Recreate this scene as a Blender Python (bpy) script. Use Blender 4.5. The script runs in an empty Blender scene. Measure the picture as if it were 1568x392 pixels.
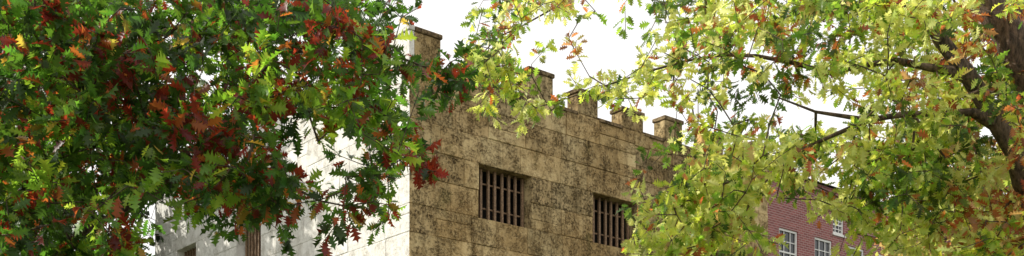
import bpy, math, random
import numpy as np
from mathutils import Vector
random.seed(7); rng=np.random.default_rng(11)
scene=bpy.context.scene
F=1655.0; CX=784.0; HY=772.0; EYE=1.6
def bear(px): return (px-CX)/F
def W(px,py,Y): return np.array([bear(px)*Y, Y, EYE+(HY-py)/F*Y])
def link(o,parent=None):
    scene.collection.objects.link(o)
    if parent: o.parent=parent
    return o
def empty(name,loc=(0,0,0),rz=0):
    e=bpy.data.objects.new(name,None); e.location=loc; e.rotation_euler=(0,0,rz); e.empty_display_size=.5
    return link(e)
def mesh(name,v,f,mat,parent=None,cols=None):
    me=bpy.data.meshes.new(name); me.from_pydata([tuple(map(float,a)) for a in v],[],f); me.update()
    if cols is not None:
        a=me.color_attributes.new("Col",'FLOAT_COLOR','CORNER')
        buf=[]
        for p,c in zip(me.polygons,cols):
            for _ in range(p.loop_total): buf+= [c[0],c[1],c[2],1]
        a.data.foreach_set("color",buf)
    me.materials.append(mat)
    return link(bpy.data.objects.new(name,me),parent)
class MB:
    def __init__(s): s.v=[];s.f=[];s.c=[]
    def face(s,pts,c=(.5,.5,.5)):
        i=len(s.v); s.v+=pts; s.f.append(list(range(i,i+len(pts)))); s.c.append(c)
    def box(s,a,b,c=(.5,.5,.5),bev=0.0):
        x0,y0,z0=a;x1,y1,z1=b
        P=[(x0,y0,z0),(x1,y0,z0),(x1,y1,z0),(x0,y1,z0),(x0,y0,z1),(x1,y0,z1),(x1,y1,z1),(x0,y1,z1)]
        i=len(s.v); s.v+=P
        for q in [(0,3,2,1),(4,5,6,7),(0,1,5,4),(1,2,6,5),(2,3,7,6),(3,0,4,7)]:
            s.f.append([i+k for k in q]); s.c.append(c)
    def make(s,name,mat,parent=None,bevel=0):
        o=mesh(name,s.v,s.f,mat,parent,s.c)
        if bevel:
            m=o.modifiers.new("b",'BEVEL'); m.width=bevel; m.segments=2
        return o

# ---------------- materials
def newmat(name):
    m=bpy.data.materials.new(name); m.use_nodes=True
    nt=m.node_tree; b=nt.nodes["Principled BSDF"]; return m,nt,b
def N(nt,t,**k):
    n=nt.nodes.new(t)
    for a,b in k.items():
        if a in n.inputs.keys(): n.inputs[a].default_value=b
        else: setattr(n,a,b)
    return n
def mixc(nt,fac,a,b,mode='MIX'):
    m=nt.nodes.new('ShaderNodeMix'); m.data_type='RGBA'; m.blend_type=mode
    for s,v in ((0,fac),(6,a),(7,b)):
        if hasattr(v,'is_output'): nt.links.new(v,m.inputs[s])
        elif s==0: m.inputs[0].default_value=v
        else: m.inputs[s].default_value=(*v,1)
    return m.outputs[2]
def ramp(nt,src,lo,hi,a=0.,b=1.):
    r=nt.nodes.new('ShaderNodeMapRange'); r.inputs[1].default_value=lo; r.inputs[2].default_value=hi
    r.inputs[3].default_value=a; r.inputs[4].default_value=b; nt.links.new(src,r.inputs[0]); return r.outputs[0]
def noise(nt,vec,scale,detail=5,rough=.6):
    n=nt.nodes.new('ShaderNodeTexNoise'); n.inputs['Scale'].default_value=scale; n.inputs['Detail'].default_value=detail
    n.inputs['Roughness'].default_value=rough; nt.links.new(vec,n.inputs['Vector']); return n.outputs[0]

def stone_mat(name,base,light,dark,pit=1.0,ov=.8,mossf=.3):
    m,nt,b=newmat(name); L=nt.links.new
    tc=N(nt,'ShaderNodeTexCoord'); o=tc.outputs['Object']
    at=N(nt,'ShaderNodeAttribute',attribute_name='Col')
    big=noise(nt,o,.5,6,.65); med=noise(nt,o,2.6,6,.72); fine=noise(nt,o,14,4,.75)
    mp=N(nt,'ShaderNodeMapping'); mp.inputs['Scale'].default_value=(2.0,2.0,.28); L(o,mp.inputs[0])
    streak=noise(nt,mp.outputs[0],1.4,5,.62)
    c=mixc(nt,ramp(nt,big,.42,.58),base,light)
    c=mixc(nt,ramp(nt,med,.46,.62,0,.7),c,dark)
    c=mixc(nt,ramp(nt,streak,.50,.66,0,.7*pit),c,tuple(x*.7 for x in dark))
    sp=N(nt,'ShaderNodeSeparateColor'); L(at.outputs['Color'],sp.inputs[0])
    blk=ramp(nt,sp.outputs[1],.60,.40)
    pits=ramp(nt,fine,.50,.60,0,.85*pit)
    pm=N(nt,'ShaderNodeMath',operation='MULTIPLY'); L(pits,pm.inputs[0]); L(ramp(nt,med,.40,.58),pm.inputs[1])
    pm2=N(nt,'ShaderNodeMath',operation='MULTIPLY'); L(pm.outputs[0],pm2.inputs[0]); L(ramp(nt,blk,0,1,.35,1),pm2.inputs[1])
    c=mixc(nt,pm2.outputs[0],c,tuple(x*.26 for x in dark))
    sparkle=noise(nt,o,19,3,.7)
    c=mixc(nt,ramp(nt,sparkle,.54,.65,0,.6),c,light)
    moss=noise(nt,o,1.3,4,.6)
    c=mixc(nt,ramp(nt,moss,.60,.70,0,mossf),c,(.12,.13,.04))
    c=mixc(nt,ov,c,at.outputs['Color'],'OVERLAY')
    L(c,b.inputs['Base Color']); b.inputs['Roughness'].default_value=.93
    b.inputs['Specular IOR Level'].default_value=.12
    h=N(nt,'ShaderNodeMath',operation='SUBTRACT'); L(med,h.inputs[0]); L(pm2.outputs[0],h.inputs[1])
    bp=N(nt,'ShaderNodeBump',Strength=1.0 if pit>.6 else .6,Distance=.07); L(h.outputs[0],bp.inputs['Height']); L(bp.outputs[0],b.inputs['Normal'])
    return m
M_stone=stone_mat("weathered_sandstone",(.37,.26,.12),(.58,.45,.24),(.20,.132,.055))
M_sunlit=stone_mat("sunlit_sandstone",(.76,.74,.69),(.80,.785,.74),(.54,.515,.46),.36,.4,.1)  # lit copy of the sandstone: glare of the sun put into the colour
def simple(name,col,rough=.7,var=.35,scale=8,metal=0,bump=.2):
    m,nt,b=newmat(name); tc=N(nt,'ShaderNodeTexCoord')
    n=noise(nt,tc.outputs['Object'],scale,5,.6)
    c=mixc(nt,ramp(nt,n,.35,.65),tuple(x*(1-var) for x in col),tuple(min(1,x*(1+var*.6)) for x in col))
    nt.links.new(c,b.inputs['Base Color']); b.inputs['Roughness'].default_value=rough; b.inputs['Metallic'].default_value=metal
    bp=N(nt,'ShaderNodeBump',Strength=bump,Distance=.03); nt.links.new(n,bp.inputs['Height']); nt.links.new(bp.outputs[0],b.inputs['Normal'])
    return m
M_mortar=simple("lime_mortar",(.32,.235,.125),.95)
M_mortar2=simple("sunlit_mortar",(.64,.62,.57),.95,.2)  # mortar lightened likewise, sunlight painted into its colour
M_iron=simple("rusty_iron",(.24,.15,.085),.75,.5,20)
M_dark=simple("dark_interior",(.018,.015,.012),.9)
M_roof=simple("roof_felt",(.08,.08,.085),.9)
M_white=simple("white_paint",(.8,.8,.78),.5,.06)
M_coping=stone_mat("coping_stone",(.26,.185,.10),(.40,.30,.17),(.15,.10,.055))
def bark_mat():
    m,nt,b=newmat("oak_bark"); tc=N(nt,'ShaderNodeTexCoord'); mp=N(nt,'ShaderNodeMapping'); mp.inputs['Scale'].default_value=(9,9,2.2)
    nt.links.new(tc.outputs['Object'],mp.inputs[0]); n=noise(nt,mp.outputs[0],2.5,7,.7)
    c=mixc(nt,ramp(nt,n,.4,.62),(.045,.032,.024),(.23,.155,.11)); nt.links.new(c,b.inputs['Base Color']); b.inputs['Roughness'].default_value=.95
    bp=N(nt,'ShaderNodeBump',Strength=1.0,Distance=.05); nt.links.new(n,bp.inputs['Height']); nt.links.new(bp.outputs[0],b.inputs['Normal']); return m
M_bark=bark_mat()
def leaf_mat(name,trans,mix):
    m,nt,b=newmat(name); at=N(nt,'ShaderNodeAttribute',attribute_name='Col'); L=nt.links.new
    L(at.outputs['Color'],b.inputs['Base Color']); b.inputs['Roughness'].default_value=.4; b.inputs['Specular IOR Level'].default_value=.5
    tr=N(nt,'ShaderNodeBsdfTranslucent'); c=mixc(nt,1.0,at.outputs['Color'],trans,'MULTIPLY')
    g=N(nt,'ShaderNodeVectorMath',operation='MINIMUM'); L(c,g.inputs[0]); g.inputs[1].default_value=(.92,.92,.92)
    L(g.outputs[0],tr.inputs['Color']); ms=N(nt,'ShaderNodeMixShader'); ms.inputs[0].default_value=mix
    L(b.outputs[0],ms.inputs[1]); L(tr.outputs[0],ms.inputs[2]); L(ms.outputs[0],nt.nodes['Material Output'].inputs['Surface'])
    return m
M_leafL=leaf_mat("oak_leaf_shaded",(3.0,3.4,1.6),.5)
M_leafR=leaf_mat("oak_leaf_autumn",(3.0,2.9,1.9),.6)
M_leafD=leaf_mat("dark_leaf",(1.4,1.5,1.0),.35)
def brick_mat():
    m,nt,b=newmat("red_brick"); tc=N(nt,'ShaderNodeTexCoord'); L=nt.links.new
    s=N(nt,'ShaderNodeSeparateXYZ'); L(tc.outputs['Object'],s.inputs[0])
    a=N(nt,'ShaderNodeMath',operation='ADD'); L(s.outputs[0],a.inputs[0]); L(s.outputs[1],a.inputs[1])
    cb=N(nt,'ShaderNodeCombineXYZ'); L(a.outputs[0],cb.inputs[0]); L(s.outputs[2],cb.inputs[1])
    br=N(nt,'ShaderNodeTexBrick'); L(cb.outputs[0],br.inputs['Vector'])
    br.inputs['Color1'].default_value=(.34,.105,.10,1); br.inputs['Color2'].default_value=(.22,.065,.065,1); br.inputs['Mortar'].default_value=(.42,.33,.31,1)
    br.inputs['Scale'].default_value=1; br.inputs['Brick Width'].default_value=.26; br.inputs['Row Height'].default_value=.095; br.inputs['Mortar Size'].default_value=.011
    n=noise(nt,tc.outputs['Object'],1.5,5,.6); c=mixc(nt,ramp(nt,n,.4,.7,0,.35),br.outputs[0],(.2,.08,.07))
    L(c,b.inputs['Base Color']); b.inputs['Roughness'].default_value=.9; return m
M_brick=brick_mat()
mg,nt,b=newmat("window_glass"); b.inputs['Base Color'].default_value=(.03,.035,.04,1); b.inputs['Roughness'].default_value=.05
n_=noise(nt,N(nt,'ShaderNodeTexCoord').outputs['Object'],1.2,2); bp=N(nt,'ShaderNodeBump',Strength=.08,Distance=.05); nt.links.new(n_,bp.inputs['Height']); nt.links.new(bp.outputs[0],b.inputs['Normal'])

# ---------------- jail building
ANG=math.atan2(.638,.770)
C0=np.array([-2.656,28.0]); LR=15.0; LL=17.2; CH=.74; ZC=13.11
jail=empty("stone_jail_building",(C0[0],C0[1],0),ANG)
wins_r=[]; 
for u in (2.27,6.58,10.9):
    for z in (9.41,5.71,2.01): wins_r.append((u,u+1.9,z,z+2*CH))
wins_l=[]
for u in (8.4,13.4):
    for z in (9.41,5.71,2.01): wins_l.append((u,u+1.75,z,z+2*CH))
def T(side,u,n,z):  # n outward
    return (u,-n,z) if side=='R' else (-n,u,z)
def addface(mb,side,pts,c):
    pts=[T(side,*p) for p in pts]
    if side=='L': pts=pts[::-1]
    mb.face(pts,c)
def ashlar(side,length,wins,mat,mmat,name):
    mb=MB(); mo=MB(); r=random.Random(5 if side=='R' else 9)
    z1=ZC; k=0
    while z1>0:
        z0=z1-CH
        segs=[]; cur=0.0
        for w in sorted(wins):
            if w[2]<z1-.01 and w[3]>z0+.01: segs.append((cur,w[0])); cur=w[1]
        segs.append((cur,length))
        for a,bb in segs:
            addface(mo,side,[(a,-.016,z0),(bb,-.016,z0),(bb,-.016,z1),(a,-.016,z1)],(.5,.5,.5))
            js=[a]; 
            while True:
                st=r.uniform(.6,1.6)
                if js[-1]+st>bb-.45: break
                js.append(js[-1]+st)
            js.append(bb)
            for p,q in zip(js[:-1],js[1:]):
                rr=r.random()
                if rr<.8: parts=[(z0,z1)]
                else:
                    m_=z0+CH*r.uniform(.35,.65); parts=[(z0,m_),(m_,z1)]
                for (s0,s1) in parts:
                    j=.002; off=r.uniform(-.004,.022) if side=='R' else r.uniform(-.006,.006); ch=.008+r.uniform(0,.018)
                    jit=lambda: r.uniform(-.009,.009) if side=='R' else r.uniform(-.004,.004)
                    A=[(p+j,-.0145,s0+j),(q-j,-.0145,s0+j),(q-j,-.0145,s1-j),(p+j,-.0145,s1-j)]
                    if p==0: A[0]=(0,-.0145,s0+j); A[3]=(0,-.0145,s1-j)
                    il=ch if p>0 else -.0
                    B=[(p+il,off+jit(),s0+ch+r.uniform(0,.014)),(q-ch,off+jit(),s0+ch+jit()),(q-ch,off+jit(),s1-ch+jit()),(p+il,off+jit(),s1-ch)]
                    sg=.085 if side=='R' else .06
                    g=min(.72,max(.28,r.gauss(.5,sg))); w=r.uniform(-.01,.028); c=(g+w,g,g-w)
                    addface(mb,side,B,c)
                    for i in range(4):
                        addface(mb,side,[A[i],A[(i+1)%4],B[(i+1)%4],B[i]],c)
        z1=z0;k+=1
    mb.make(name+"_stonework",mat,jail); mo.make(name+"_mortar",mmat,jail)
    # recessed windows
    rv=MB(); dk=MB(); ir=MB()
    D=.5
    for (a,bb,s0,s1) in wins:
        n0=-.013
        addface(rv,side,[(a,n0,s0),(a,-D,s0),(a,-D,s1),(a,n0,s1)],(.45,.45,.45))
        addface(rv,side,[(bb,-D,s0),(bb,n0,s0),(bb,n0,s1),(bb,-D,s1)],(.5,.5,.5))
        addface(rv,side,[(a,n0,s0),(bb,n0,s0),(bb,-D,s0),(a,-D,s0)],(.5,.5,.5))
        addface(rv,side,[(a,-D,s1),(bb,-D,s1),(bb,n0,s1),(a,n0,s1)],(.4,.4,.4))
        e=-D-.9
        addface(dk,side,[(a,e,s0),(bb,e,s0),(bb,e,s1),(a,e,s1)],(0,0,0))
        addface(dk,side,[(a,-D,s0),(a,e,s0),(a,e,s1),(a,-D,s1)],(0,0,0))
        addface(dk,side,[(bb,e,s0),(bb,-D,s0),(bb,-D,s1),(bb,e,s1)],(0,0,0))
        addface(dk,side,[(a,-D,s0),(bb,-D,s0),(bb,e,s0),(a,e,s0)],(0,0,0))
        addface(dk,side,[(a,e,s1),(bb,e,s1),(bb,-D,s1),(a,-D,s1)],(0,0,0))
        def ibox(u0,u1,na,nb,za,zb):
            p=T(side,u0,na,za);q=T(side,u1,nb,zb)
            ir.box([min(x,y) for x,y in zip(p,q)],[max(x,y) for x,y in zip(p,q)])
        nb=8; 
        for i in range(nb):
            u=a+.08+(bb-a-.16)*i/(nb-1)+random.uniform(-.015,.015)
            ibox(u-.038,u+.038,-.36,-.29,s0+.002,s1-.002)
        for zz in (.27,.73):
            z=s0+(s1-s0)*zz; ibox(a+.002,bb-.002,-.40,-.363,z-.022,z+.022)
    rv.make(name+"_window_reveals",mat,jail); dk.make(name+"_cell_interior",M_dark,jail); ir.make(name+"_window_bars",M_iron,jail,.008)
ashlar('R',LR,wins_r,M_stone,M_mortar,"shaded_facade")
ashlar('L',LL,wins_l,M_sunlit,M_mortar2,"sunlit_facade")
co=MB()
co.box((LR-.06,.04,-.2),(LR,LL-.001,ZC-.003)); co.box((.04,LL-.06,-.2),(LR-.07,LL-.002,ZC-.006))
co.make("rear_walls",M_stone,jail)
ro=MB(); ro.box((.5,.5,12.1),(LR-.08,LL-.08,12.3)); ro.make("flat_roof",M_roof,jail)
pa=MB(); pa.box((.5,.41,12.31),(LR-.08,.47,ZC-.01)); pa.box((.41,.5,12.31),(.47,LL-.1,ZC-.012)); pa.make("parapet_inner",M_stone,jail)
ml=MB(); cp=MB(); cr=MB(); mlp=MB(); cpp=MB(); crp=MB()
MT=14.0; TH=.48
def merl(side,u0,u1,drop=0):
    g=random.uniform(.40,.6)
    tgt=ml if side=='R' else mlp; ct=cp if side=='R' else cpp
    zt=MT-.13+random.uniform(-.04,.03)-drop
    p=T(side,u0,0.005,ZC+.002); q=T(side,u1,-TH,zt)
    tgt.box([min(x,y) for x,y in zip(p,q)],[max(x,y) for x,y in zip(p,q)],(g,g,g))
    p=T(side,u0-.04,.045,zt+.002); q=T(side,u1+.04,-TH-.04,zt+.13)
    ct.box([min(x,y) for x,y in zip(p,q)],[max(x,y) for x,y in zip(p,q)],(g,g,g))
def cren(side,u0,u1):
    g=.42; cr_=cr if side=='R' else crp
    o_=.05
    pr=[(o_,ZC-.06),(o_,ZC+.03),(-TH,ZC+.26),(-TH,ZC-.06)]
    a=[T(side,u0,n,z) for n,z in pr]; b_=[T(side,u1,n,z) for n,z in pr]
    i=len(cr_.v); cr_.v+=a+b_
    for q in [(0,4,5,1),(1,5,6,2),(2,6,7,3),(3,7,4,0),(0,1,2,3),(7,6,5,4)]: cr_.f.append([i+k for k in q]); cr_.c.append((g,g,g))
# corner merlon: weathered stone on the shaded side, added veneer with the sunlight put into its colour on the sunny side
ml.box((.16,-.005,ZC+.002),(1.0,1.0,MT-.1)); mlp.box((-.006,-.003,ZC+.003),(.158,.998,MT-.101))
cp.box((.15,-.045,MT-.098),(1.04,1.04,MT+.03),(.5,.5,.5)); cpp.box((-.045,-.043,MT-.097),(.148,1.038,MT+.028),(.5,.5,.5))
us=[(2.12,.85,0),(4.07,.92,0),(5.97,.82,.1),(7.82,.93,.22),(9.73,.83,.05),(11.7,.9,.1)]
prev=1.0
for u,w_,dr in us: cren('R',prev+.045,u-.045); merl('R',u,u+w_,dr); prev=u+w_
cren('R',prev+.045,LR-.95); ml.box((LR-.9,-.005,ZC+.002),(LR+.005,.9,MT-.1)); cp.box((LR-.94,-.045,MT-.098),(LR+.045,.94,MT+.03))
prev=1.0; u=2.0
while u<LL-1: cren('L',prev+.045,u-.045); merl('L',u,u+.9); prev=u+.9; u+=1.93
ml.make("merlons",M_stone,jail,.03); mlp.make("sunlit_merlons",M_sunlit,jail,.02); cp.make("merlon_coping",M_coping,jail,.03); cr.make("crenel_coping",M_coping,jail)
cpp.make("sunlit_merlon_coping",M_sunlit,jail,.02); crp.make("sunlit_crenel_coping",M_sunlit,jail)

# ---------------- brick house
bh=empty("brick_house",(9.54,42.0,0),ANG)
bw=[]; 
for u in (1.37,3.76,6.15,8.5,10.9,13.3):
    for z in (10.75,7.3,3.9,.9): bw.append((u,u+1.24,z,z+1.85))
bw.append((5.05,5.85,12.95,13.75))
def gridwall(mb,L,z0,z1,ops,y=0.0):
    U=sorted(set([-1.5,L]+[o[0] for o in ops]+[o[1] for o in ops])); Z=sorted(set([z0,z1]+[o[2] for o in ops]+[o[3] for o in ops]))
    for i in range(len(U)-1):
        for k in range(len(Z)-1):
            um=(U[i]+U[i+1])/2; zm=(Z[k]+Z[k+1])/2
            if any(o[0]<um<o[1] and o[2]<zm<o[3] for o in ops): continue
            mb.face([(U[i],y,Z[k]),(U[i+1],y,Z[k]),(U[i+1],y,Z[k+1]),(U[i],y,Z[k+1])])
    for (a,b2,s0,s1) in ops:
        d=.12
        mb.face([(a,y,s0),(a,y+d,s0),(a,y+d,s1),(a,y,s1)]); mb.face([(b2,y+d,s0),(b2,y,s0),(b2,y,s1),(b2,y+d,s1)])
        mb.face([(a,y+d,s1),(b2,y+d,s1),(b2,y,s1),(a,y,s1)]); mb.face([(a,y,s0),(b2,y,s0),(b2,y+d,s0),(a,y+d,s0)])
wb=MB(); gridwall(wb,18,-.2,14.5,bw)
wb.face([(-1.5,0,-.2),(-1.5,0,14.5),(-1.5,12,14.5),(-1.5,12,-.2)]); wb.face([(18,0,-.2),(18,12,-.2),(18,12,14.5),(18,0,14.5)]); wb.face([(-1.5,12,-.2),(-1.5,12,14.5),(18,12,14.5),(18,12,-.2)])
wb.box((-1.7,-.12,14.503),(18.2,.1,14.75))
wb.make("walls",M_brick,bh)
wf=MB(); gl=MB()
for (a,b2,s0,s1) in bw:
    y=.05; w=.09
    wf.box((a+.003,y,s0+.003),(a+w,y+.08,s1-.003)); wf.box((b2-w,y,s0+.003),(b2-.003,y+.08,s1-.003))
    wf.box((a+w+.001,y,s1-w),(b2-w-.001,y+.08,s1-.003)); wf.box((a+w+.001,y,s0+.003),(b2-w-.001,y+.08,s0+w))
    m_=(s0+s1)/2; wf.box((a+w+.001,y+.01,m_-.03),(b2-w-.001,y+.07,m_+.03))
    for i in (1,2): 
        x=a+(b2-a)*i/3; wf.box((x-.017,y+.02,s0+w+.001),(x+.017,y+.05,s1-w-.001))
    for zz in ((s0+w+m_-.03)/2,(m_+.03+s1-w)/2): wf.box((a+w+.001,y+.022,zz-.017),(b2-w-.001,y+.052,zz+.017))
    wf.box((a-.06,-.06,s0-.09),(b2+.06,.03,s0-.003))
    gl.face([(a+.01,y+.06,s0+.01),(b2-.01,y+.06,s0+.01),(b2-.01,y+.06,s1-.01),(a+.01,y+.06,s1-.01)])
wf.make("white_window_frames",M_white,bh); gl.make("window_glass",mg,bh)
rf=MB(); rf.face([(-1.8,-.3,14.76),(18.3,-.3,14.76),(15,6,16.6),(2,6,16.6)]); rf.face([(18.3,12.3,14.76),(-1.8,12.3,14.76),(2,6,16.6),(15,6,16.6)])
rf.face([(-1.8,12.3,14.76),(-1.8,-.3,14.76),(2,6,16.6)]); rf.face([(18.3,-.3,14.76),(18.3,12.3,14.76),(15,6,16.6)]); rf.make("slate_roof",M_roof,bh)

# ---------------- leaves (deeply lobed oak outline)
ST=[(0,.012),(.13,.035),(.20,.19),(.28,.06),(.37,.30),(.46,.075),(.56,.35),(.66,.085),(.76,.25),(.86,.07),(1.0,.015)]
def build_leaves(name,pos,ax,nr,size,col,mat,parent,stations=ST):
    n=len(pos); ax=ax/np.linalg.norm(ax,axis=1,keepdims=True)
    nr=nr-ax*(nr*ax).sum(1,keepdims=True); nr/=np.linalg.norm(nr,axis=1,keepdims=True)+1e-9
    sd=np.cross(ax,nr)
    S=len(stations); t=np.array([s[0] for s in stations]); w=np.array([s[1] for s in stations])
    curl=rng.uniform(-.2,.6,n)[:,None]; fold=rng.uniform(.05,.6,n)[:,None]; wid=rng.uniform(.8,1.25,n)[:,None]; skew=rng.uniform(-.12,.12,n)[:,None]
    V=np.zeros((n,S,3,3))
    for k,sg in enumerate((-1,0,1)):
        lt=t[None,:]+ (0.08*abs(sg)*(w>.15))[None,:]
        x=lt*np.ones((n,1)); y=sg*w[None,:]*wid+skew*t[None,:]**2; z=-curl*t[None,:]**2+abs(sg*w[None,:]*wid)*fold
        V[:,:,k,:]=pos[:,None,:]+size[:,None,None]*(x[...,None]*ax[:,None,:]+y[...,None]*sd[:,None,:]+z[...,None]*nr[:,None,:])
    V=V.reshape(-1,3)
    q=[]
    for s in range(S-1):
        for k in range(2):
            a=s*3+k; q.append((a,a+1,a+4,a+3))
    q=np.array(q); Fc=(np.arange(n)[:,None,None]*(S*3)+q[None]).reshape(-1,4)
    me=bpy.data.meshes.new(name); me.vertices.add(len(V)); me.vertices.foreach_set("co",V.astype(np.float32).ravel())
    me.loops.add(Fc.size); me.loops.foreach_set("vertex_index",Fc.ravel().astype(np.int32))
    me.polygons.add(len(Fc)); me.polygons.foreach_set("loop_start",np.arange(0,Fc.size,4,dtype=np.int32))
    me.update(calc_edges=True)
    a=me.color_attributes.new("Col",'FLOAT_COLOR','POINT')
    C=np.ones((n,S,3,4)); 
    shade=np.ones((n,S,3,1)); shade[:,:,1]*=1.15; shade[:,-3:,:]*=rng.uniform(.75,1.15,(n,1,1,1))
    C[:,:,:,:3]=col[:,None,None,:]*shade
    a.data.foreach_set("color",C.astype(np.float32).ravel())
    me.materials.append(mat); return link(bpy.data.objects.new(name,me),parent)

class Skel:
    def __init__(s): s.p=[];s.par=[];s.r=[]
    def poly(s,pts,rs,parent=-1,step=.3):
        pts=[np.array(p,float) for p in pts]; cur=parent
        if parent<0: s.p.append(pts[0]); s.par.append(-1); s.r.append(rs[0]); cur=len(s.p)-1
        for i in range(len(pts)-1):
            L=np.linalg.norm(pts[i+1]-pts[i]); k=max(1,int(L/step))
            for j in range(1,k+1):
                f=j/k; q=pts[i]*(1-f)+pts[i+1]*f
                q=q+rng.normal(0,.022,3)*(L>.1)
                s.p.append(q); s.par.append(cur); s.r.append(rs[i]*(1-f)+rs[i+1]*f); cur=len(s.p)-1
        return cur
    def nearest(s,q): 
        P=np.array(s.p); return int(np.argmin(((P-q)**2).sum(1)))
    def grow(s,tips,root):
        P=np.array(s.p); dl=np.array([np.min(np.linalg.norm(P-t,axis=1)) for t in tips])
        order=np.argsort(dl); dirs=np.zeros_like(tips)
        cap=len(s.p)+len(tips)*14+10; B=np.zeros((cap,3)); B[:len(s.p)]=P; n=len(s.p)
        for i in order:
            t=tips[i]; dd=((B[:n]-t)**2).sum(1); j=int(np.argmin(dd)); a=B[j]; L=math.sqrt(dd[j])
            k=min(12,max(1,int(L/.22))); cur=j
            off=rng.normal(0,.10*L,3); off[2]+=.10*L
            for m in range(1,k+1):
                f=m/k; q=a*(1-f)+t*f+off*math.sin(math.pi*f)*(f<1)
                s.p.append(q); s.par.append(cur); s.r.append(0.0); B[n]=q; n+=1; cur=n-1
            dv=t-s.p[s.par[cur]]; dirs[i]=dv/(np.linalg.norm(dv)+1e-6)
        return dirs
    def build(s,name,parent,tip=.0035,e=2.35):
        n=len(s.p); acc=np.zeros(n); R=np.zeros(n)
        for i in range(n-1,-1,-1):
            R[i]=max(s.r[i],(acc[i]**(1/e)) if acc[i]>0 else tip)
            if s.par[i]>=0:
                if s.r[i]==0: acc[s.par[i]]+=R[i]**e
        for i in range(n):
            p=s.par[i]
            if p>=0 and s.r[i]==0: R[i]=min(R[i],R[p])
            if s.r[i]>0: R[i]=s.r[i]
        V=[];Fc=[]
        for i in range(n):
            p=s.par[i]
            if p<0: continue
            a=np.array(s.p[p]);b_=np.array(s.p[i]);d=b_-a;L=np.linalg.norm(d)
            if L<1e-5: continue
            d/=L; ref=np.array([0,0,1.]) if abs(d[2])<.9 else np.array([1.,0,0]); x=np.cross(d,ref); x/=np.linalg.norm(x); y=np.cross(d,x)
            ra,rb=R[p],R[i]
            if s.r[i]==0: ra=min(ra,rb*1.3)
            K=12 if rb>.05 else (6 if rb>.012 else 4); o=len(V)
            bb=b_+d*min(rb*.35,L*.3)
            for (c,r) in ((a,ra),(bb,rb)):
                for k in range(K):
                    an=2*math.pi*k/K; V.append(c+r*(math.cos(an)*x+math.sin(an)*y))
            for k in range(K): Fc.append([o+k,o+(k+1)%K,o+K+(k+1)%K,o+K+k])
        ob=mesh(name,V,Fc,M_bark,parent)
        ob.data.polygons.foreach_set("use_smooth",[True]*len(ob.data.polygons)); return ob

def sprig_leaves(tips,dirs,nleaf,length,size,colfun,up=.6):
    n=len(tips); k=nleaf
    f=rng.uniform(0,1,(n,k))**.7; P=tips[:,None,:]-dirs[:,None,:]*(1-f)[...,None]*length
    rd=rng.normal(0,1,(n,k,3)); d=dirs[:,None,:]
    rd=rd-d*(rd*d).sum(2,keepdims=True); rd/=np.linalg.norm(rd,axis=2,keepdims=True)
    ax=d*.7+rd*.9+np.array([0,0,-.4]); 
    P=P+rd*rng.uniform(.0,.05,(n,k,1))*(length/.3)
    nr=rng.normal(0,.62,(n,k,3))+np.array([0,0,up])
    sz=rng.uniform(size[0],size[1],(n,k))*rng.choice([1,1,.7],size=(n,k))
    col=colfun(np.repeat(tips,k,axis=0),n,k)
    return P.reshape(-1,3),ax.reshape(-1,3),nr.reshape(-1,3),sz.ravel(),col
def sn(p,s,seed):
    a=np.sin(p[:,0]*s*1.3+seed)*np.cos(p[:,2]*s*1.7+seed*2.1)+np.sin(p[:,1]*s*.9+p[:,2]*s*1.1+seed*.7)*.6+np.cos(p[:,0]*s*2.3-p[:,2]*s*2.9+seed*1.9)*.4
    return a/2
def pick(pal,idx,n):
    c=np.array(pal)[idx]; v=rng.uniform(.55,1.4,(n,1)); c=c*v*(1+rng.normal(0,.08,(n,3))); return np.clip(c,.004,.7)

def dens(tab,c0,x,y):
    gx=x/56.-.5-c0; gy=y/49.-.5
    x0=int(math.floor(gx));y0=int(math.floor(gy)); fx=gx-x0;fy=gy-y0
    R,Cn=len(tab),len(tab[0])
    def g(r,c):
        if c<0 or c>=Cn: return 0 if (c>=Cn and c0==0) or (c<0 and c0>0) else int(tab[min(max(r,0),R-1)][min(max(c,0),Cn-1)])
        return int(tab[min(max(r,0),R-1)][c])
    return ((g(y0,x0)*(1-fx)+g(y0,x0+1)*fx)*(1-fy)+(g(y0+1,x0)*(1-fx)+g(y0+1,x0+1)*fx)*fy)/9.
TL=["9999679998500","9999985437822","9999887767854","9999887648830","9999888544720","7777998523620","7766568634400","7765102322000"]
TR=["01476236777888888","04753037577778887","03775575557568888","00353021633357999","00000015867788999","00000038998889999","00000059992489999","00000068981148999"]
def crown(tab,c0,xr,yr,yd,count,gap,seed,rej=None,pw=2.0):
    out=[]
    while len(out)<count:
        x=random.uniform(*xr); y=random.uniform(*yr); Y=random.uniform(*yd)
        d=dens(tab,c0,x,y)
        if d<.09: continue
        if rej and rej(x,y,Y): continue
        w=W(x,y,Y); nz=sn(w[None,:],2.6,seed)[0]
        if random.random()< (d**pw)*(1.0 if nz>-gap else .12): out.append(w)
    return np.array(out)

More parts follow.
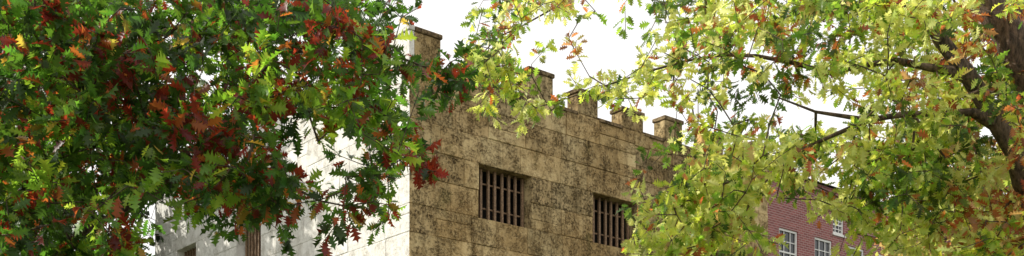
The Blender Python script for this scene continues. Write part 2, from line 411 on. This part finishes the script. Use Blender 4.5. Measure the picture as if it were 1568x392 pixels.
# left oak
lt=empty("oak_tree")
S=Skel()
rootL=np.array([-5.9,9.6,-.1])
top=S.poly([rootL,(-5.85,9.6,1.6),(-5.7,9.5,3.4),(-5.4,9.5,5.2),(-5.0,9.7,7.4),(-4.7,9.8,9.6)],[.34,.27,.23,.19,.12,.05])
def limb(S,pts,rs):
    j=S.nearest(np.array(pts[0])); S.poly([S.p[j]]+[np.array(p) for p in pts[1:]],rs,parent=j)
limb(S,[(-5.7,9.5,3.2),W(60,270,10.4),W(180,205,10.3),W(300,185,10.2),W(430,170,10),W(560,200,9.7)],[.075,.05,.036,.026,.018,.01])
limb(S,[(-5.5,9.5,4.7),W(40,150,10.4),W(170,75,10.2),W(330,25,10.1),W(430,65,10),W(520,90,9.8),W(600,85,9.8),W(690,115,9.8)],[.075,.055,.04,.032,.026,.02,.013,.006])
limb(S,[(-5.85,9.5,2.3),W(20,440,9.4),W(160,330,9.4),W(290,270,9.2),W(400,275,9),W(490,310,8.7)],[.06,.04,.03,.02,.014,.008])
limb(S,[(-5.3,9.5,5.8),W(120,-60,10.6),W(330,-90,11),W(520,-80,11)],[.1,.07,.045,.02])
limb(S,[(-5.1,9.6,6.6),(-3.6,10.6,8.0),(-2.4,11,8.9)],[.09,.05,.02])
limb(S,[(-5.1,9.6,6.4),(-6.8,9.0,8.0),(-8,8.6,8.9)],[.09,.05,.02])
def rejL(x,y,Y): return 590<x<745 and y<58 and random.random()<.8
tipsL=crown(TL,0,(-60,740),(-12,400),(7.8,11.4),1320,.3,3.,rejL,pw=1.7)
ex=[W(650,235,9.2),W(668,262,9.1),W(655,262,9.2),W(640,250,9.2),W(690,95,9.6),W(700,125,9.6),W(670,140,9.6),W(650,150,9.7),W(640,12,9.7),W(672,115,9.6),W(655,90,9.5),W(690,150,9.6),W(710,85,9.7)]
tipsL=np.vstack([tipsL,np.array(ex)])
redspots=np.array([W(660,255,9.15),W(95,165,8.6),W(60,150,8.8)])
up=[]
while len(up)<460:
    q=np.array([random.uniform(-9.5,-1.0),random.uniform(6.5,13),random.uniform(3.2,10.6)])
    e=((q-np.array([-5.2,9.8,7.2]))/np.array([4.3,3.6,3.5]))
    pxx=CX+F*q[0]/q[1]; pyy=HY-F*(q[2]-EYE)/q[1]
    if (e**2).sum()<1 and not(-30<pxx<1568 and -10<pyy<392) and not(560<pxx<760 and -60<pyy<0): up.append(q)
tipsL=np.vstack([tipsL,np.array(up)])
dL=S.grow(tipsL,rootL)
S.build("trunk_and_branches",lt)
PL=[(.032,.065,.014),(.06,.115,.02),(.16,.25,.035),(.16,.02,.015),(.27,.065,.024),(.26,.16,.04)]
def colL(p,n,k):
    N_=n*k; a=np.repeat(sn(p[::k],1.6,1.3)+.35*rng.normal(0,1,n),k)
    red=np.repeat(sn(p[::k],2.3,5.1)+.32*rng.normal(0,1,n),k)
    idx=np.where(a>.5,2,np.where(a>-.0,1,0))
    r=rng.uniform(0,1,N_)
    idx=np.where((red>.52)&(r<.6),3,idx); idx=np.where((red>.3)&(red<=.52)&(r<.22),4,idx)
    r2=rng.uniform(0,1,N_); idx=np.where(r2<.06,3,idx); idx=np.where((r2>.06)&(r2<.08),5,idx); idx=np.where((r2>.09)&(r2<.12),4,idx)
    near=np.min(np.linalg.norm(p[:,None,:]-redspots[None],axis=2),axis=1)<.28
    idx=np.where(near&(r<.9),3,idx)
    return pick(PL,idx,N_)
build_leaves("foliage",*sprig_leaves(tipsL,dL,12,.28,(.10,.18),colL,.5),M_leafL,lt)

# right oak
rt=empty("oak_tree")
S=Skel(); rootR=np.array([7.3,12.6,-.1])
S.poly([rootR,(7.15,12.6,2.0),(6.6,12.3,4.3),W(1608,190,12),W(1545,60,12),W(1500,-20,12),W(1450,-130,12.2),W(1400,-260,12.4)],[.34,.28,.23,.19,.165,.15,.11,.05])
limb(S,[(6.8,12.4,3.6),W(1600,345,11.6),W(1568,275,11.4),W(1528,190,11.3),W(1478,120,11.2),W(1440,60,11.2),W(1400,-30,11.2),W(1330,-120,11.2)],[.15,.135,.12,.10,.085,.07,.05,.03])
limb(S,[W(1520,172,11.3),W(1430,165,11.2),W(1330,185,11.1),W(1250,222,11.1),W(1150,270,11.1),W(1060,290,11.0)],[.05,.035,.027,.02,.014,.008])
limb(S,[W(1470,110,11.2),W(1380,95,11.3),W(1270,110,11.6),W(1160,80,11.8),W(1050,95,11.9),W(930,130,12),W(850,150,12)],[.045,.035,.026,.02,.014,.01,.006])
limb(S,[W(1420,20,11.2),W(1300,5,11.3),W(1180,-15,11.5),W(1020,-12,11.8),W(880,-5,12),W(760,60,12.2),W(720,105,12.2)],[.045,.034,.025,.018,.012,.008,.005])
limb(S,[W(1545,60,12),W(1600,-60,12.8),(8.3,13.6,9.2)],[.12,.07,.03])
limb(S,[W(1330,185,11.1),W(1250,170,11.1),W(1180,150,11.1)],[.025,.015,.008])
limb(S,[W(1450,-130,12.2),(3.6,11.4,9.4),(2.2,11,9.6)],[.09,.05,.02])
def rejR(x,y,Y):
    t1=1500+(y+20)*.55; t2=1440+(y-60)*.56
    if Y<12.3 and abs(x-t1)<34 and y<260 and random.random()<.85: return True
    if Y<11.5 and abs(x-t2)<26 and 40<y<300 and random.random()<.8: return True
    if 795<x<870 and 85<y<150 and random.random()<.8: return True
    if 900<x<975 and 30<y<110 and random.random()<.7: return True
    return False
tipsR=crown(TR,11,(690,1640),(-12,400),(10.0,13.6),1780,.3,8.,rejR,2.2)
ex=[W(x,y,11.9) for x,y in [(745,95),(770,115),(790,130),(790,152),(820,165),(865,150),(890,140),(915,130),(725,80),(705,90),(930,150),(955,140),(990,110),(1010,320),(990,350),(985,375),(1000,300),(1300,300),(1320,285),(1310,320),(1335,310),(1300,275)]]
tipsR=np.vstack([tipsR,np.array(ex)])
up=[]
while len(up)<300:
    q=np.array([random.uniform(-1.5,12),random.uniform(8,17),random.uniform(3.0,12)])
    e=((q-np.array([5.6,12.4,7.6]))/np.array([5.8,4.2,3.9]))
    pxx=CX+F*q[0]/q[1]; pyy=HY-F*(q[2]-EYE)/q[1]
    if (e**2).sum()<1 and not(0<pxx<1620 and -10<pyy<400): up.append(q)
tipsR=np.vstack([tipsR,np.array(up)])
dR=S.grow(tipsR,rootR); S.build("trunk_and_branches",rt)
PR=[(.12,.19,.028),(.25,.35,.05),(.40,.48,.13),(.24,.075,.03),(.36,.21,.11),(.05,.09,.018)]
def colR(p,n,k):
    N_=n*k; a=np.repeat(sn(p[::k],1.7,2.2)+.45*rng.normal(0,1,n),k)
    idx=np.where(a>.1,2,np.where(a>-.25,1,np.where(a>-.55,0,5)))
    q=p[::k]
    rust=np.repeat(sn(q,1.9,7.7)+.35*rng.normal(0,1,n)+np.clip((q[:,0]-3.8)*.25,0,.4)-.4*((q[:,2]<6.2)&(q[:,0]<4.2)),k)
    r=rng.uniform(0,1,N_); idx=np.where((rust>.68)&(r<.6),3,idx); idx=np.where((rust>.42)&(rust<=.68)&(r<.5),4,idx); 
    r2=rng.uniform(0,1,N_); idx=np.where(r2<.045,3,idx)
    return pick(PR,idx,N_)
build_leaves("foliage",*sprig_leaves(tipsR,dR,12,.28,(.085,.155),colR,.4),M_leafR,rt)

# further trees
def simple_tree(base,trunk_h,center,radii,nt_,k,size,colfun,mat,r0=.35,stations=ST,up=.4):
    t=empty("oak_tree"); S=Skel(); c=np.array(center,float)
    S.poly([base,(base[0]+.2,base[1],trunk_h),c,c+np.array([0,0,radii[2]*.7])],[r0,r0*.7,r0*.45,r0*.1],step=.6)
    for a in range(7):
        an=a*0.9+.3; e=c+np.array([math.cos(an)*radii[0]*.7,math.sin(an)*radii[1]*.7,(a%3-1)*radii[2]*.45]); limb(S,[(c+np.array([0,0,-radii[2]*.6+a*.2])),(c+e)/2+np.array([0,0,.2]),e],[r0*.35,r0*.2,.03])
    T_=[]
    while len(T_)<nt_:
        q=rng.uniform(-1,1,3); r=np.linalg.norm(q)
        if r<1 and r>.35:
            w=c+q*np.array(radii)*(1+.18*math.sin(q[0]*7+q[2]*5))
            if sn(w[None,:],.9,4.)[0]>-.45: T_.append(w)
    T_=np.array(T_); d=S.grow(T_,c); S.build("trunk_and_branches",t,tip=.01)
    build_leaves("foliage",*sprig_leaves(T_,d,k,.8,size,colfun,up),mat,t,stations)
PD=[(.022,.036,.014),(.035,.055,.02),(.05,.07,.025)]
colD=lambda p,n,k: pick(PD,rng.integers(0,3,n*k),n*k)
STs=[(0,.02),(.3,.3),(.45,.15),(.7,.32),(1.,.02)]
simple_tree((-18.2,40.5,-.1),5,(-17.8,40.3,11.0),(4.6,4.0,5.6),520,14,(.26,.42),colD,M_leafD,.4,STs)
simple_tree((-24,47,-.1),5,(-24,47,10),(6,5,6.0),400,14,(.3,.5),colD,M_leafD,.4,STs)
simple_tree((-19.0,35.6,-.1),7,(-19.0,35.8,16.2),(4.4,3.9,6.0),560,14,(.26,.42),colD,M_leafD,.42,STs)
PW=[(.26,.27,.09),(.34,.26,.13),(.32,.17,.09),(.16,.20,.045)]
colW=lambda p,n,k: pick(PW,rng.integers(0,4,n*k),n*k)
simple_tree((11.6,23.5,-.1),3.5,(10.7,23,8.2),(3.0,3.2,3.4),480,13,(.14,.24),colW,M_leafR,.3,STs)

# ---------------- ground
mgd,nt,b=newmat("grass"); tc=N(nt,'ShaderNodeTexCoord'); a=noise(nt,tc.outputs['Object'],.4,6,.7); c=noise(nt,tc.outputs['Object'],25,3,.6)
cc=mixc(nt,ramp(nt,a,.35,.65),(.05,.075,.02),(.10,.10,.04)); cc=mixc(nt,ramp(nt,c,.4,.6,0,.5),cc,(.03,.04,.015)); nt.links.new(cc,b.inputs['Base Color']); b.inputs['Roughness'].default_value=1
mesh("ground",[(-900,-900,0),(900,-900,0),(900,900,0),(-900,900,0)],[[0,1,2,3]],mgd)
pv=MB(); 
dx=np.array([.77,.638]); dn=np.array([.638,-.77]); o0=C0+dn*4-dx*25
P4=[o0,o0+dn*2.4,o0+dn*2.4+dx*70,o0+dx*70]; pv.v=[(p[0],p[1],.004) for p in P4]+[(p[0],p[1],.06) for p in P4]; pv.f=[[4,5,6,7],[0,1,5,4],[1,2,6,5],[2,3,7,6],[3,0,4,7]]; pv.c=[(.5,.5,.5)]*5
pv.make("pavement",simple("concrete_paving",(.3,.29,.27),.9))

# ---------------- light
el=math.radians(35); s=np.array([-1,.08]); s/=np.linalg.norm(s)
sd=Vector((s[0]*math.cos(el),s[1]*math.cos(el),math.sin(el)))
sun=bpy.data.lights.new("sun",'SUN'); sun.energy=5; sun.angle=math.radians(.5); sun.color=(1,.96,.86)
so=bpy.data.objects.new("sun",sun); so.rotation_euler=sd.to_track_quat('Z','Y').to_euler(); so.location=(-20,10,30); link(so)
w=bpy.data.worlds.new("World"); scene.world=w; w.use_nodes=True; nt=w.node_tree; bg=nt.nodes['Background']
sk=N(nt,'ShaderNodeTexSky'); sk.sky_type='NISHITA'; sk.sun_disc=False; sk.sun_elevation=el; sk.sun_rotation=math.atan2(s[0],s[1]); sk.dust_density=4; sk.air_density=1.2
tc=N(nt,'ShaderNodeTexCoord'); nz=noise(nt,tc.outputs['Generated'],2.2,5,.55)
c=mixc(nt,ramp(nt,nz,.3,.6,.88,.98),sk.outputs[0],(8.9,8.75,8.55))
nt.links.new(c,bg.inputs['Color']); bg.inputs['Strength'].default_value=.135
scene.view_settings.view_transform='Standard'; scene.view_settings.look='None'; scene.view_settings.exposure=0
# ---------------- camera
cam=bpy.data.cameras.new("camera"); cam.sensor_width=36; cam.lens=36*F/1568; cam.shift_y=(HY-196)/1568; cam.clip_end=3000; cam.clip_start=.1
cobj=bpy.data.objects.new("camera",cam); cobj.location=(0,0,EYE); cobj.rotation_euler=(math.pi/2,0,0); link(cobj); scene.camera=cobj
